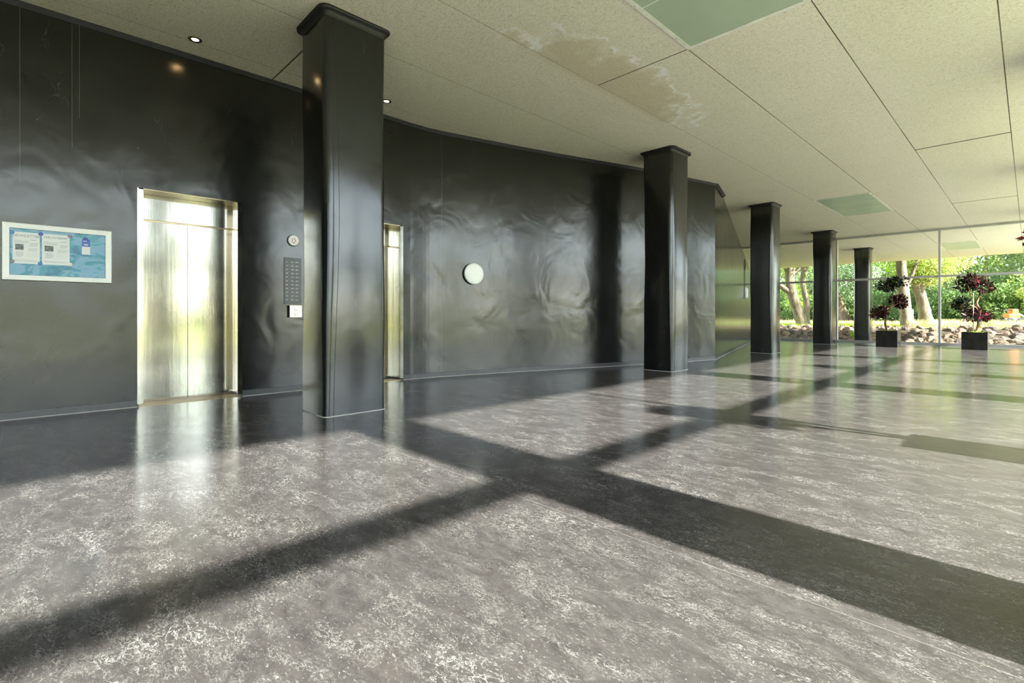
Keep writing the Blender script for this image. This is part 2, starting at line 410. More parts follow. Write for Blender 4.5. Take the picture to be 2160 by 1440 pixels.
def wallsheet(plan, z0, z1, th):
    """solid wall following a plan line, visible face on the +X side"""
    mb = MB(); n = len(plan)
    nr = []
    for i in range(n):
        d = (plan[min(i + 1, n - 1)] - plan[max(i - 1, 0)]).normalized(); nr.append(Vector((-d.y, d.x)))
    rings = []
    for i, p in enumerate(plan):
        q = p + nr[i] * th
        rings.append([(p.x, p.y, z0), (p.x, p.y, z1), (q.x, q.y, z1), (q.x, q.y, z0)])
    return mb.loft(rings)
structure(wallsheet(plan, 0, ZC, .6).build('wall_bend', M['black_wall_paint'], smooth=False))
# sloping wall beyond the corner: full height at the corner, then its top runs down towards the glass
A = MB(); th = .28; nn = Vector((-SD.y, SD.x))
def sp(s_, z, o): p = SQ + SD * s_ + nn * o; return (p.x, p.y, z)
prof = [(0, 0), (SLEN, 0), (SLEN, 2.20), (1.2, ZC), (0, ZC)]
A.add([sp(s_, z, 0) for s_, z in prof] + [sp(s_, z, th) for s_, z in prof], [(0, 1, 2, 3, 4), (9, 8, 7, 6, 5)] + [(i, (i + 1) % 5, 5 + (i + 1) % 5, 5 + i) for i in range(5)])
structure(A.build('wall_slope', M['black_sheet_metal']))
structure(MB().box((XW, -7.3, 0), (GLASS_X, -7.0, ZC)).build('wall_back', M['black_wall_paint']))
structure(MB().box((-12.2, 10.9, 0), (-12, GLASS_Y, ZC)).build('wall_hall', M['black_wall_paint']))
structure(MB().box((-12.2, 10.7, 0), (-5.3, 10.9, ZC)).build('wall_core', M['black_wall_paint']))

# skirtings and the folded edge strip under the ceiling
def strip(plan, prof, name, mat):
    mb = MB(); n = len(plan); rings = []
    for i, p in enumerate(plan):
        d = (plan[min(i + 1, n - 1)] - plan[max(i - 1, 0)]).normalized(); q = Vector((d.y, -d.x))
        rings.append([(p.x + q.x * u, p.y + q.y * u, z) for u, z in prof])
    return structure(mb.loft(rings).build(name, mat))
SK = [(-.005, 0), (.014, 0), (.014, .005), (.010, .070), (-.005, .072)]
TL = [(-.005, ZC - .045), (.012, ZC - .045), (.045, ZC - .008), (.045, ZC - .001), (-.005, ZC - .001)]
CK = [(.012, 0), (.020, 0), (.013, .007)]
V2 = lambda *a: [Vector(p) for p in a]
for k, pl in enumerate((V2((XW, -7), (XW, E1[0])), V2((XW, E1[1]), (XW, E2[0])), plan)):
    strip(pl, SK, ('baseboard_left', 'baseboard_middle', 'baseboard_bend')[k], M['skirting'])
    strip(pl, CK, 'trim_%d' % (4 + k), M['caulk'])
strip([SQ, SE], SK, 'baseboard_slope', M['skirting']); strip([SQ, SE], CK, 'trim_7', M['caulk'])
strip(V2((XW, -7), (XW, E2[1])), TL, 'trim_8', M['black']); strip(plan, TL, 'trim_9', M['black'])
strip([SQ, SQ + SD * 1.25], [(a * 1.5, z) for a, z in TL], 'trim_10', M['black'])

# ---------------------------------------------------------------- lifts
def elevator(y0, y1, label, split=True):
    yc = (y0 + y1) / 2
    r = thing('elevator_door', label, 'elevator', (XW, yc, 0)); hw = (y1 - y0) / 2
    H2 = EH; f = .052; pr = .014
    MB().box((-DEPTH, -hw, .03), (-.03, -hw + .012, H2)).box((-.03, -hw, .03), (pr, -hw + f, H2)).build('jamb', M['steel'], r)
    MB().box((-DEPTH, hw - .012, .03), (-.03, hw, H2)).box((-.03, hw - f, .03), (pr, hw, H2)).build('jamb', M['steel'], r)
    MB().box((-DEPTH, -hw + .012, H2 - .012), (pr, hw - .012, H2)).build('head', M['steel_dark'], r)
    MB().box((-DEPTH - .02, -hw + .012, 2.015), (-DEPTH + .012, hw - .012, H2 - .012)).build('transom', M['steel'], r, bevel=.002)
    MB().box((-DEPTH - .03, -hw + .012, 1.995), (-DEPTH + .004, hw - .012, 2.015)).build('door_track', M['steel_dark'], r)
    for a, b, o in ((-hw + .012, -.0018, 0), (.0018, hw - .012, 0)):
        MB().box((-DEPTH - .04, a, .006), (-DEPTH, b, 1.997)).build('door_leaf', M['steel'], r, bevel=.0015)
    s_ = MB().box((-DEPTH - .04, -hw + .012, -.001), (.0, hw - .012, .004))
    for k in range(9): s_.box((-DEPTH + .01 + k * .026, -hw + .012, .004), (-DEPTH + .024 + k * .026, hw - .012, .0065))
    s_.build('sill', M['sill_metal'], r)
    for y in (-hw, hw):
        MB().box((-DEPTH, min(y, y * .976), 0), (.012, max(y, y * .976), .03)).build('kick_strip', M['skirting'], r)
    MB().box((-TH, -hw, 0), (-DEPTH - .045, hw, H2)).build('shaft_panel', M['black'], r)
    return r
elevator(*E1, 'closed stainless steel elevator doors between the notice board and the call buttons')
elevator(*E2, 'second elevator doorway, mostly hidden behind the nearest black column')

# ---------------------------------------------------------------- columns
def column(x1, y0, seed, label, wx=.56, wy=.60, z0=0, group=None, ztop=ZC, seam=True):
    rng = random.Random(seed); cx, cy = x1 - wx / 2, y0 + wy / 2
    r = thing('column', label, 'column', (cx, cy, z0), 0, group); H = ztop - z0
    ph = [rng.uniform(0, 6.28) for _ in range(12)]
    def ring(z, grow=0, rg=0):
        u = z / H; pts = []
        bul = .5 + .5 * math.sin(u * 5.2 - 1.1)                  # the lining bellies in and out along its height
        for q, (sx, sy) in enumerate(((1, -1), (1, 1), (-1, 1), (-1, -1))):
            rad = .045 + .055 * bul * (1 if q == 0 else .35) + rg
            rad = min(rad, .13)
            ccx, ccy = sx * (wx / 2 + grow - rad), sy * (wy / 2 + grow - rad)
            off = .004 * math.sin(u * 7 + ph[q]) + .002 * math.sin(u * 19 + ph[q + 4])
            a0 = {0: -90, 1: 0, 2: 90, 3: 180}[q]
            for k in range(7):
                a = R(a0 + 15 * k); pts.append((ccx + sx * off + rad * math.cos(a), ccy + sy * off + rad * math.sin(a), z))
        return pts
    zs = [H * i / 48 for i in range(48)] + [H - .02, H]
    m = MB(); m.smooth = True; m.loft([ring(z) for z in zs], cap=False); sh = m.build('shaft', M['black_column_paint'], r)
    fl = MB(); fl.smooth = True
    pr = [(H - .085, .001, 0), (H - .055, .005, .004), (H - .035, .018, .015), (H - .022, .038, .03), (H - .013, .052, .04), (H - .003, .055, .04), (H - .001, .050, .035)]
    rings = []
    for z, g, rg in pr:
        q = ring(z, g, rg); rings.append([(x, y, z - (.012 * (1 + math.sin(5 * math.atan2(y, x) + ph[9])) * (g / .06)) if g > .03 and z < H - .005 else z) for x, y, z in q])
    fl.loft(rings, cap=False).build('flared_collar', M['black'], r)
    bd = MB()
    bd.loft([[(x, y, 0.0) for x, y, z in ring(0, .010)], [(x, y, .003) for x, y, z in ring(0, .009)], [(x, y, .007) for x, y, z in ring(.007, .001)]], cap=False)
    bd.build('caulk_bead', M['caulk'], r)
    if seam:
        sm = MB(); rr = []
        for z in zs[:-1]:
            p = ring(z)[6]; p = (p[0] + .0, p[1] + .035, z)
            xx = ring(z)[7][0] if False else p[0]
            rr.append([(xx - .004, p[1] - .004, z), (xx + .0025, p[1] - .001, z), (xx + .0025, p[1] + .002, z), (xx - .004, p[1] + .004, z)])
        sm.loft(rr).build('seam', M['black'], sh)
    return r
column(-4.60, 2.03, 1, 'nearest black column, the tallest in view, in front of the elevators', wy=.64)
column(-4.26, 7.95, 2, 'second nearest black column, before the right end of the bent wall')
column(-4.575, 13.70, 3, 'third black column, beside the sloping wall and its white lamp')
column(-4.68, 19.58, 4, 'black column just inside the far glass, right of the pale twin tree trunk')
column(-4.72, 25.6, 5, 'hazy black column outside, seen through the far glass', z0=-.36)
RG = 'columns along the side glass out of view'
for k, y in enumerate((-3.75, 1.95, 7.85, 13.75, 19.6)):
    column(.75, y, 10 + k, 'black column beside the side glass, seen only by its shadow on the floor', group=RG, seam=False)

# ---------------------------------------------------------------- glazed fronts
def glazing(name, axis, pos, spans, z_rail, mulls, rh=.034, rd=.05):
    """axis 'x': glass lies along X at Y=pos; axis 'y': along Y at X=pos"""
    lo, hi = spans
    def bx(mb, u0, u1, d0, d1, z0, z1):
        if axis == 'x': mb.box((u0, pos + d0, z0), (u1, pos + d1, z1))
        else: mb.box((pos + d0, u0, z0), (pos + d1, u1, z1))
    r = bpy.data.objects.new(name, None); COL.objects.link(r); structure(r)
    top, bot, rail = MB(), MB(), MB()
    bx(top, lo, hi, -.06, .06, ZC - .075, ZC - .001); top.build('head_rail', M['aluminium'], r)
    bx(bot, lo, hi, -.05, .05, .0, .075); bot.build('bottom_rail', M['aluminium'], r)
    us = sorted(mulls)
    for u in us:
        m = MB(); bx(m, u - .03, u + .03, -.07, .07, 0.075, ZC - .075); m.build('mullion', M['aluminium'], r)
    edges = sorted(set([lo] + us + [hi]))
    for a, b in zip(edges[:-1], edges[1:]):
        if b - a < .2: continue
        m = MB(); bx(m, a + .03, b - .03, -rd, rd, z_rail - rh, z_rail + rh); m.build('middle_rail', M['aluminium'], r)
        for z0, z1 in ((.075, z_rail - rh), (z_rail + rh, ZC - .075)):
            g = MB(); bx(g, a + .028, b - .028, -.005, .005, z0 - .003, z1 + .003); g.build('pane', M['glass'], r)
    return r
glazing('window_1', 'x', GLASS_Y, (-12.0, GLASS_X - .07), 2.28, [-11.0, -8.05, -5.03, -2.09])
glazing('window_2', 'y', GLASS_X, (-7.0, GLASS_Y + .07), 2.16, [-6.9, -3.95, -.98, 2.02, 5.0, 8.0, 11.0, 14.0, 17.0, 20.0, GLASS_Y + .04], .065, .075)

# ---------------------------------------------------------------- ceiling lights and spots
def ceiling_light(x0, x1, y0, y1, label):
    r = thing('ceiling_light', label, 'ceiling light', ((x0 + x1) / 2, (y0 + y1) / 2, ZC)); hx, hy = (x1 - x0) / 2 - .004, (y1 - y0) / 2 - .004; f = .05
    fr = MB()
    fr.box((-hx, -hy, -.012), (-hx + f, hy, 0)); fr.box((hx - f, -hy, -.012), (hx, hy, 0))
    fr.box((-hx + f, -hy, -.012), (hx - f, -hy + f, 0)); fr.box((-hx + f, hy - f, -.012), (hx - f, hy, 0))
    fr.build('frame', M['light_frame'], r)
    L = (2 * hy - 2 * f) / 3
    for k in range(3):
        a = -hy + f + k * L
        MB().box((-hx + f, a + .008, -.010), (hx - f, a + L - .008, -.002)).build('glass_panel', M['green_glass'], r)
        if k: MB().box((-hx + f, a - .008, -.011), (hx - f, a + .008, -.001)).build('divider', M['light_frame'], r)
    for sx in (-1, 1):
        for q in (-.8, -.27, .27, .8):
            MB().lathe([(-.015, .004), (-.012, .006), (-.011, .006)], 'z', (sx * (hx - .02), q * hy, 0), 8).build('screw', M['bronze'], r)
    return r
ceiling_light(-2.6, -1.4, 2.2, 5.2, 'large green glass ceiling light cut off by the top edge of the picture')
ceiling_light(-3.8, -2.6, 14.2, 17.2, 'small looking green glass ceiling light further back near the glass front')
ceiling_light(-2.6, -1.4, 26.2, 29.2, 'green glass ceiling light outside in the soffit beyond the far glass')
def spot(x, y, label):
    r = thing('ceiling_spotlight', label, 'spotlight', (x, y, ZC))
    r.scale = (1.18, 1.18, 1)
    MB().lathe([(-.004, .030), (-.007, .034), (-.006, .052), (-.001, .056), (-.0005, .03)], 'z', n=32, cap=False).build('ring', M['bronze'], r, smooth=True)
    MB().lathe([(-.003, .001), (-.0035, .026), (-.001, .0285)], 'z', n=24).build('bulb', M['bulb'], r)
    l = bpy.data.lights.new('spot_beam', 'SPOT'); l.energy = 5; l.color = (1, .66, .32); l.spot_size = R(75); l.shadow_soft_size = .03; l.spot_blend = .6
    lo = bpy.data.objects.new('spot_beam', l); COL.objects.link(lo); lo.parent = r; lo.location = (0, 0, -.02)
spot(-6.12, 1.30, 'lit recessed ceiling spotlight above the steel elevator doors')
spot(-6.07, 3.53, 'lit recessed ceiling spotlight peeking out right of the nearest column')

# ---------------------------------------------------------------- wall fittings
# notice board
BY0, BY1, BZ0, BZ1 = -.140, .651, 1.281, 1.816
r = thing('notice_board', 'white framed blue notice board on the black wall left of the elevator', 'notice board', (XW, (BY0 + BY1) / 2, BZ0))
bw, bh, fw = (BY1 - BY0) / 2, BZ1 - BZ0, .052
def fr_part(poly, name):
    m = MB(); m.add([(0.0, *p) for p in poly['out']] + [(0.034, *p) for p in poly['mid']] + [(0.022, *p) for p in poly['in']] + [(0, *p) for p in poly['in']],
                    [(0, 1, 3, 2), (2, 3, 5, 4), (4, 5, 7, 6), (0, 2, 4, 6), (1, 7, 5, 3), (0, 6, 7, 1)]); return m.build(name, M['frame_white'], r)
O = [(-bw, 0), (bw, 0), (bw, bh), (-bw, bh)]; I = [(-bw + fw, fw), (bw - fw, fw), (bw - fw, bh - fw), (-bw + fw, bh - fw)]
Mi = [(a * .985, bh / 2 + (b - bh / 2) * .975) for a, b in O]
for k in range(4):
    j = (k + 1) % 4; fr_part({'out': (O[k], O[j]), 'mid': (Mi[k], Mi[j]), 'in': (I[k], I[j])}, 'frame_rail')
MB().box((0, -bw + fw - .004, fw - .004), (.010, bw - fw + .004, bh - fw + .004)).build('gasket', M['black'], r)
MB().box((.004, -bw + fw + .003, fw + .003), (.012, bw - fw - .003, bh - fw - .003)).build('backing', M['board'], r)
MB().lathe([(.0262, .001), (.0262, .005), (.020, .005)], 'x', (.0, .02, bh - .03), 12).build('lock', M['bronze'], r)
XB = XW + .012
def sheet(y0, y1, z0, z1, title, label):
    q = thing('notice_sheet', label, 'notice', (XB, (y0 + y1) / 2, z0)); hw = (y1 - y0) / 2; hh = z1 - z0
    MB().box((0, -hw, 0), (.0012, hw, hh)).build('paper', M['paper'], q)
    text('title', title, .030 if len(title) < 11 else .0275, M['ink'], q, (.0014, 0, hh - .034), WALLROT, 'CENTER', .0003)
    def lines(a, b, z, n, st, mat='ink_light', h=.0035):
        m = MB()
        for k in range(n): m.box((.0012, a, z - k * st), (.0016, b - (.012 if k == n - 1 else 0), z - k * st + h))
        m.build('text_lines', M[mat], q)
    lines(-hw + .012, hw * .20, hh - .082, 3, .0095); lines(hw * .30, hw - .012, hh - .070, 1, .009, 'ink'); lines(hw * .28, hw - .012, hh - .100, 4, .009)
    MB().box((.0012, -hw + .018, hh - .165), (.0017, -.018, hh - .112)).build('photograph', M['photo'], q)
    lines(.012, hw - .012, hh - .150, 3, .010); lines(-hw + .022, -.02, hh - .186, 6, .0085)
    MB().box((.0012, .004, .055), (.0018, hw - .014, .120)).build('inset_box', M['white_ink'], q)
    lines(.018, hw - .03, .105, 2, .012); lines(-hw + .012, hw - .012, .030, 2, .009)
    return q
sheet(-.068, .115, 1.440, 1.732, 'NEWSLETTER', 'left white notice sheet titled NEWSLETTER on the blue board')
sheet(.130, .327, 1.442, 1.734, 'NIEUWSBRIEF', 'right white notice sheet titled NIEUWSBRIEF on the blue board')
for y, z, mt, lb in ((-.072, 1.724, 'magnet_blue', 'blue round magnet at the top left of the left notice'), (.122, 1.727, 'magnet_indigo', 'indigo round magnet between the tops of the two notices'),
                     (.329, 1.728, 'magnet_grey', 'grey round magnet at the top right of the right notice'), (-.071, 1.457, 'magnet_grey', 'grey round magnet at the bottom left of the left notice'),
                     (.117, 1.449, 'magnet_blue', 'blue round magnet between the bottoms of the two notices'), (.331, 1.456, 'magnet_cream', 'cream round magnet at the bottom right of the right notice'),
                     (.445, 1.716, 'magnet_indigo', 'indigo round magnet above the small blue leaflet')):
    o = MB().lathe([(0.0013, .017), (.006, .0165), (.008, .012), (.0083, .001)], 'x', n=24).build('magnet', M[mt], None, (XB, y, z)); tag(o, lb, 'magnet', 'round magnets on the notice board')
q = thing('leaflet', 'small blue and white leaflet on the right of the notice board', 'leaflet', (XB, .449, 1.561))
MB().box((0, -.031, .0), (.0012, .031, .148)).build('paper', M['paper'], q)
MB().box((.0012, -.031, .078), (.0016, .031, .148)).build('blue_heading', M['blue_print'], q)
for a, b in (((.0016, -.022, .128), (.002, .008, .136)), ((.0016, -.018, .100), (.002, .018, .106)), ((.0016, -.016, .090), (.002, .014, .095))): MB().box(a, b).build('text_line', M['white_ink'], q)
# fire brigade key disc
q = thing('alarm_disc', 'white round disc with a red ring symbol above the apartment directory', 'alarm', (XW, 2.462, 1.912))
MB().lathe([(0, .072), (.012, .072), (.014, .068)], 'x', n=40).build('back_ring', M['black'], q)
MB().lathe([(.010, .066), (.026, .066), (.030, .062), (.031, .001)], 'x', n=40).build('disc', M['white'], q, smooth=False)
pts = [Vector((.032, .022 * math.sin(R(a)), -.004 + .022 * math.cos(R(a)))) for a in range(40, 321, 14)]
pts = [Vector((.032, .007, .026))] + pts + [Vector((.032, -.007, .026))]
MB().tube(pts, .0032, 6).build('red_symbol', M['red'], q)
MB().lathe([(.030, .0055), (.0325, .0055), (.0326, .001)], 'x', (0, 0, -.036), 12).build('key_hole', M['black'], q)
# directory
DY0, DY1, DZ0, DZ1 = 2.352, 2.565, 1.105, 1.692
q = thing('floor_directory', 'dark grey directory plate of apartment numbers right of the elevator', 'sign', (XW, DY0, DZ0))
MB().box((0, 0, 0), (.010, DY1 - DY0, DZ1 - DZ0)).build('plate', M['plate'], q, bevel=.001)
rows = ['11', '10', '09', '08', '07', '06', '05', '04', '03', '02', '01']
for k, s_ in enumerate(rows):
    z = (DZ1 - DZ0) - .058 - k * .0475; base = 501 + (10 - k) * 36
    text('floor_number', s_, .024, M['white_ink'], q, (.0103, .022, z), WALLROT)
    text('apartment_range', '%d - %d' % (base, base + 14), .024, M['white_ink'], q, (.0103, .082, z), WALLROT)
# call buttons
q = thing('call_button_panel', 'square steel call button panel under the directory', 'button panel', (XW, 2.405, .938))
MB().box((0, 0, 0), (.045, .150, .150)).build('box', M['black'], q, bevel=.002)
MB().box((.045, .0, .0), (.050, .150, .150)).build('cover', M['steel_plate'], q, bevel=.001)
for z, up in ((.103, 1), (.045, -1)):
    b = MB().lathe([(.049, .0195), (.052, .0195), (.052, .016), (.0505, .0155)], 'x', (0, .075, z), 24).build('button_ring', M['black'], q)
    MB().lathe([(.0495, .0150), (.0525, .0150), (.0528, .001)], 'x', (0, .075, z), 24).build('button', M['steel'], q)
    MB().add([(.0527, .075 - .007, z - up * .005), (.0527, .075 + .007, z - up * .005), (.0527, .075, z + up * .006), (.0532, .075 - .007, z - up * .005), (.0532, .075 + .007, z - up * .005), (.0532, .075, z + up * .006)],
             [(0, 1, 2), (3, 4, 5), (0, 1, 4, 3), (1, 2, 5, 4), (2, 0, 3, 5)]).build('arrow', M['black'], q)
# round white wall lamp on the bent wall
for i in range(len(plan) - 1):
    if plan[i].y <= 5.27 <= plan[i + 1].y: p0 = plan[i].lerp(plan[i + 1], (5.27 - plan[i].y) / (plan[i + 1].y - plan[i].y)); dw = (plan[i + 1] - plan[i]).normalized()
q = thing('wall_lamp', 'round flat white wall lamp on the bent black wall', 'wall lamp', (p0.x, p0.y, 1.642), math.atan2(-dw.x, dw.y))
MB().lathe([(-.004, .150), (.022, .150), (.024, .145)], 'x', n=48).build('base_ring', M['black'], q)
MB().lathe([(.020, .172), (.040, .174), (.052, .168), (.058, .150), (.060, .09), (.061, .001)], 'x', n=64).build('shade', M['white'], q, smooth=True)
# small lamp and its cable on the sloping wall
pl = SQ + SD * 6.47
q = thing('wall_lamp', 'small oblong white lamp on the sloping wall with a cable above', 'wall lamp', (pl.x, pl.y, 1.54), math.atan2(-SD.x, SD.y))
m = MB(); m.smooth = True
def rr(z, g, d): return [(d * (.5 + .5 * math.cos(a)) * g if False else d * max(0, math.cos(a)) * g, .055 * g * math.sin(a), z) for a in [2 * math.pi * k / 20 for k in range(20)]]
m.loft([rr(0, .55, .11), rr(.02, .9, .11), rr(.06, 1, .11), rr(.30, 1, .11), rr(.345, .9, .11), rr(.37, .55, .11)]).build('shade', M['white'], q)
MB().box((-.004, -.05, .02), (.006, .05, .35)).build('back_plate', M['grey_metal'], q)
MB().tube([(.012, -.02, .36), (.016, -.01, .6), (.010, .008, .95), (.012, .01, 1.30)], .008, 8).tube([(.010, .008, .9), (.03, .05, 1.1), (.012, .045, 1.28)], .007, 8).build('cable', M['black'], q)

# ---------------------------------------------------------------- leaves
def leaf_mesh(name, mat, clusters, n, size, seed, flat=.35, asp=.5, droop=.3):
    """n leaves scattered round cluster centres (x,y,z,rx,ry,rz); every leaf is two tris folded on its midrib"""
    g = np.random.default_rng(seed)
    cl = np.array(clusters, float); wgt = (cl[:, 3] * cl[:, 4] * cl[:, 5]) ** .36; idx = g.choice(len(cl), n, p=wgt / wgt.sum())
    d = g.normal(size=(n, 3)); d /= np.linalg.norm(d, axis=1)[:, None]
    rad = g.uniform(.25, 1, n) ** .45
    c = cl[idx, :3] + d * cl[idx, 3:6] * rad[:, None]
    ax = d + g.normal(size=(n, 3)) * .7; ax[:, 2] -= droop; ax /= np.linalg.norm(ax, axis=1)[:, None]
    sd_ = np.cross(ax, g.normal(size=(n, 3)) * flat + np.array([0, 0, 1.0])); sd_ /= np.linalg.norm(sd_, axis=1)[:, None] + 1e-6
    up = np.cross(sd_, ax)
    L = size * g.uniform(.6, 1.3, n)[:, None]; W = L * asp
    v = np.stack([c, c + ax * L * .45 + sd_ * W * .5 + up * W * .18, c + ax * L, c + ax * L * .45 - sd_ * W * .5 + up * W * .18], 1).reshape(-1, 3)
    k = np.arange(n)[:, None] * 4
    f = np.concatenate([k + [0, 1, 2], k + [0, 2, 3]], 0)
    me = bpy.data.meshes.new(name); me.from_pydata(v.tolist(), [], f.tolist()); me.materials.append(mat); me.update()
    return me
def ob(name, me, parent=None, loc=(0, 0, 0)):
    o = bpy.data.objects.new(name, me); COL.objects.link(o); o.location = loc
    if parent is not None: o.parent = parent
    return o

# ---------------------------------------------------------------- potted trees indoors
def potted(loc, rz, label, trunk, clusters, seed, stake=None, box=.55, H=.50, group=None):
    r = thing('potted_tree', label, 'potted plant', loc, rz, group); h = box / 2; t_ = .025
    pm = MB()
    pm.box((-h, -h, 0), (h, -h + t_, H)).box((-h, h - t_, 0), (h, h, H)).box((-h, -h + t_, 0), (-h + t_, h - t_, H)).box((h - t_, -h + t_, 0), (h, h - t_, H)).box((-h + t_, -h + t_, 0), (h - t_, h - t_, .05))
    pm.build('planter', M['black_gloss'], r, bevel=.004)
    MB().box((-h + t_, -h + t_, .05), (h - t_, h - t_, H - .035)).build('soil', M['soil'], r)
    mm = leaf_mesh('moss', M['leaf_bright'], [(0, 0, H - .02, h * .8, h * .8, .02)], 160, .05, seed + 7); ob('moss', mm, r)['kind'] = 'stuff'
    for k, (pts, r0, r1) in enumerate(trunk):
        pp = spline2([Vector(p) for p in pts]); n = len(pp)
        MB().tube(pp, [r0 + (r1 - r0) * i / (n - 1) for i in range(n)], 8, .12, seed + k).build('trunk' if k == 0 else 'branch', M['bark_thin'], r)
    if stake: MB().tube(stake, .012, 6).build('stake', M['stake'], r)
    for k, c in enumerate(clusters):
        x, y, z, a, b = c; g = random.Random(seed * 13 + k); sub = [(x + g.uniform(-.6, .6) * a, y + g.uniform(-.6, .6) * a, z + g.uniform(-.45, .45) * b, a * .42, a * .42, b * .5) for _ in range(7)]
        ob('foliage', leaf_mesh('foliage', M['leaf_maroon' if (k + seed) % 3 else 'leaf_deep'], sub, int(640 * a / .4), .115, seed * 31 + k, asp=.42), r)
    return r
def spline2(P, n=8):
    P = [P[0] * 2 - P[1]] + P + [P[-1] * 2 - P[-2]]; out = []
    for i in range(1, len(P) - 2):
        for k in range(n):
            u = k / n; a, b, c, d = P[i - 1:i + 3]
            out.append(.5 * ((2 * b) + (c - a) * u + (2 * a - 5 * b + 4 * c - d) * u * u + (3 * b - a - 3 * c + d) * u ** 3))
    return out + [P[-2]]
# local x axis of these plants is the direction seen as left-right by the camera (turned back by rz of the empty = 0, so written along (.697,.717))
def lr(u, z, w_=0): return (.697 * u - .717 * w_, .717 * u + .697 * w_, z)
potted((-3.13, 19.63, 0), 0, 'red leaved potted tree nearer the columns, left of the far mullion',
       [([lr(-.03, .45), lr(-.09, .72), lr(-.02, .95, .05), lr(.02, 1.12, .05), lr(.13, 1.32), lr(.13, 1.55), lr(.17, 1.85)], .032, .018), ([lr(.05, 1.18), lr(.25, 1.33), lr(.42, 1.38)], .016, .010), ([lr(-.06, .9), lr(-.25, 1.08), lr(-.36, 1.12)], .014, .009)],
       [(*lr(.20, 1.96), .46, .25), (*lr(.40, 1.42), .34, .19), (*lr(-.32, 1.10), .30, .20)], 3)
potted((-1.10, 19.55, 0), 0, 'red leaved potted tree with a pale stake, right of the far mullion',
       [([lr(.03, .45), lr(.10, .75), lr(.04, .95), lr(.16, 1.12), lr(.05, 1.30), lr(.10, 1.48), lr(.16, 1.62), lr(.10, 1.90)], .036, .02), ([lr(.12, 1.05), lr(.0, 1.22), lr(-.28, 1.30)], .014, .009), ([lr(-.06, 1.4), lr(-.15, 1.66), lr(-.22, 1.9)], .012, .009)],
       [(*lr(.04, 1.90), .52, .30), (*lr(-.36, 1.33), .26, .19), (*lr(.22, 1.00), .44, .17)], 5, stake=[lr(-.05, .45), lr(-.05, 1.62)])
for k, (y, lb, tx) in enumerate(((11.0, 'potted tree whose red leaves peek in at the right edge of the picture', -.16), (4.90, 'potted tree out of view whose shadow falls on the sunlit floor', .12))):
    potted((.29, y - .02, 0), 0, lb,
       [([(tx, 0, .45), (tx + .05, .04, .8), (tx - .04, 0, 1.1), (tx + .04, -.03, 1.4), (tx, 0, 2.0)], .034, .02), ([(tx, 0, 1.1), (tx - .1, .05, 1.35), (tx - .12, .05, 1.5)], .014, .009)],
       [(tx + .10, 0, 2.10, .40, .23), (tx + .04, -.12, 1.60, .30, .14)] + ([(tx + .26, -.1, 1.2, .24, .15)] if k == 0 else []), 8 + k)

# ---------------------------------------------------------------- ground outside
def gz(x, y): 
    u = min(1, max(0, (y - 31.2) / 3.0)); u = u * u * (3 - 2 * u)
    return -.40 + .77 * u if x < 3.9 else -.12 + .49 * u
gm = MB(); gx = [-120, -60, -30, -14, -6, 0, 4, 10, 20, 40, 80, 160]; gy = [-120, -60, -25, 0, 15, 31.2, 31.6, 32, 32.4, 32.8, 33.2, 33.6, 34.2, 36, 45, 60, 90, 160]
gm.add([(x, y, gz(x, y)) for y in gy for x in gx], [(j * 12 + i, j * 12 + i + 1, (j + 1) * 12 + i + 1, (j + 1) * 12 + i) for j in range(len(gy) - 1) for i in range(11)])
structure(gm.build('lawn', M['lawn'], smooth=True))

# rocks
def rock_mesh(seed):
    g = random.Random(seed); bm = bmesh.new(); bmesh.ops.create_icosphere(bm, subdivisions=4, radius=.5)
    cuts = [(Vector((g.gauss(0, 1), g.gauss(0, 1), g.gauss(0, 1))).normalized(), g.uniform(.26, .42)) for _ in range(11)]
    from mathutils import noise as mn
    off = Vector((seed * 3.1, seed * 1.7, 0))
    for v in bm.verts:
        for n, d in cuts:
            k = v.co.dot(n)
            if k > d: v.co -= n * (k - d) * .85
        nn_ = v.co.normalized()
        v.co += nn_ * (.11 * mn.noise(v.co * 2.6 + off) + .055 * mn.noise(v.co * 6.5 + off) + .02 * mn.noise(v.co * 15 + off))
    me = bpy.data.meshes.new('rock'); bm.to_mesh(me); bm.free(); me.materials.append(M['rock'])
    return me
RM = [rock_mesh(100 + k) for k in range(9)]
rg = random.Random(4)
def rock_label(x):
    if x < -7.6: return 'rough brown rock in the bank seen left of the far indoor column', 'rocks left of the far indoor column'
    if x < -5.3: return 'rough brown rock in the bank seen between the far indoor column and the outdoor column', 'rocks between the two far columns'
    if x < -3.0: return 'rough grey brown rock in the bank seen between the outdoor column and the mullion', 'rocks left of the mullion'
    if x < -1.2: return 'rough pale rock in the bank seen just right of the far mullion', 'rocks right of the mullion'
    return 'rough pale rock in the bank at the right edge of the glass front', 'rocks at the right edge'
def put_rock(x, y, s, z=None, lab=None, grp=None, sq=None):
    o = bpy.data.objects.new('rock', RM[rg.randrange(9)]); COL.objects.link(o)
    o.scale = sq or (s * rg.uniform(.85, 1.35), s * rg.uniform(.8, 1.1), s * rg.uniform(.65, .95)); o.rotation_euler = (rg.uniform(-.35, .35), rg.uniform(-.35, .35), rg.uniform(0, 6.28))
    o.location = (x, y, (gz(x, y) - s * .10) if z is None else z)
    a, b = rock_label(x)
    tag(o, lab or a, 'rock', grp if lab else b)
for row in range(7):
    y = 31.25 + row * .43; x = -13.0 + rg.uniform(0, .4)
    while x < 2.4:
        big = max(0, min(1, (x + 9) / 9)); s = rg.uniform(.34, .60) + .20 * big * rg.random()
        put_rock(x, y + rg.uniform(-.15, .15), s); x += s * rg.uniform(.80, 1.0)
put_rock(-1.95, 34.1, .9, .22, 'large pointed boulder on top of the bank just right of the far mullion')
put_rock(-.35, 33.9, .8, .20, 'large rounded grey boulder on top of the bank behind the right potted tree')
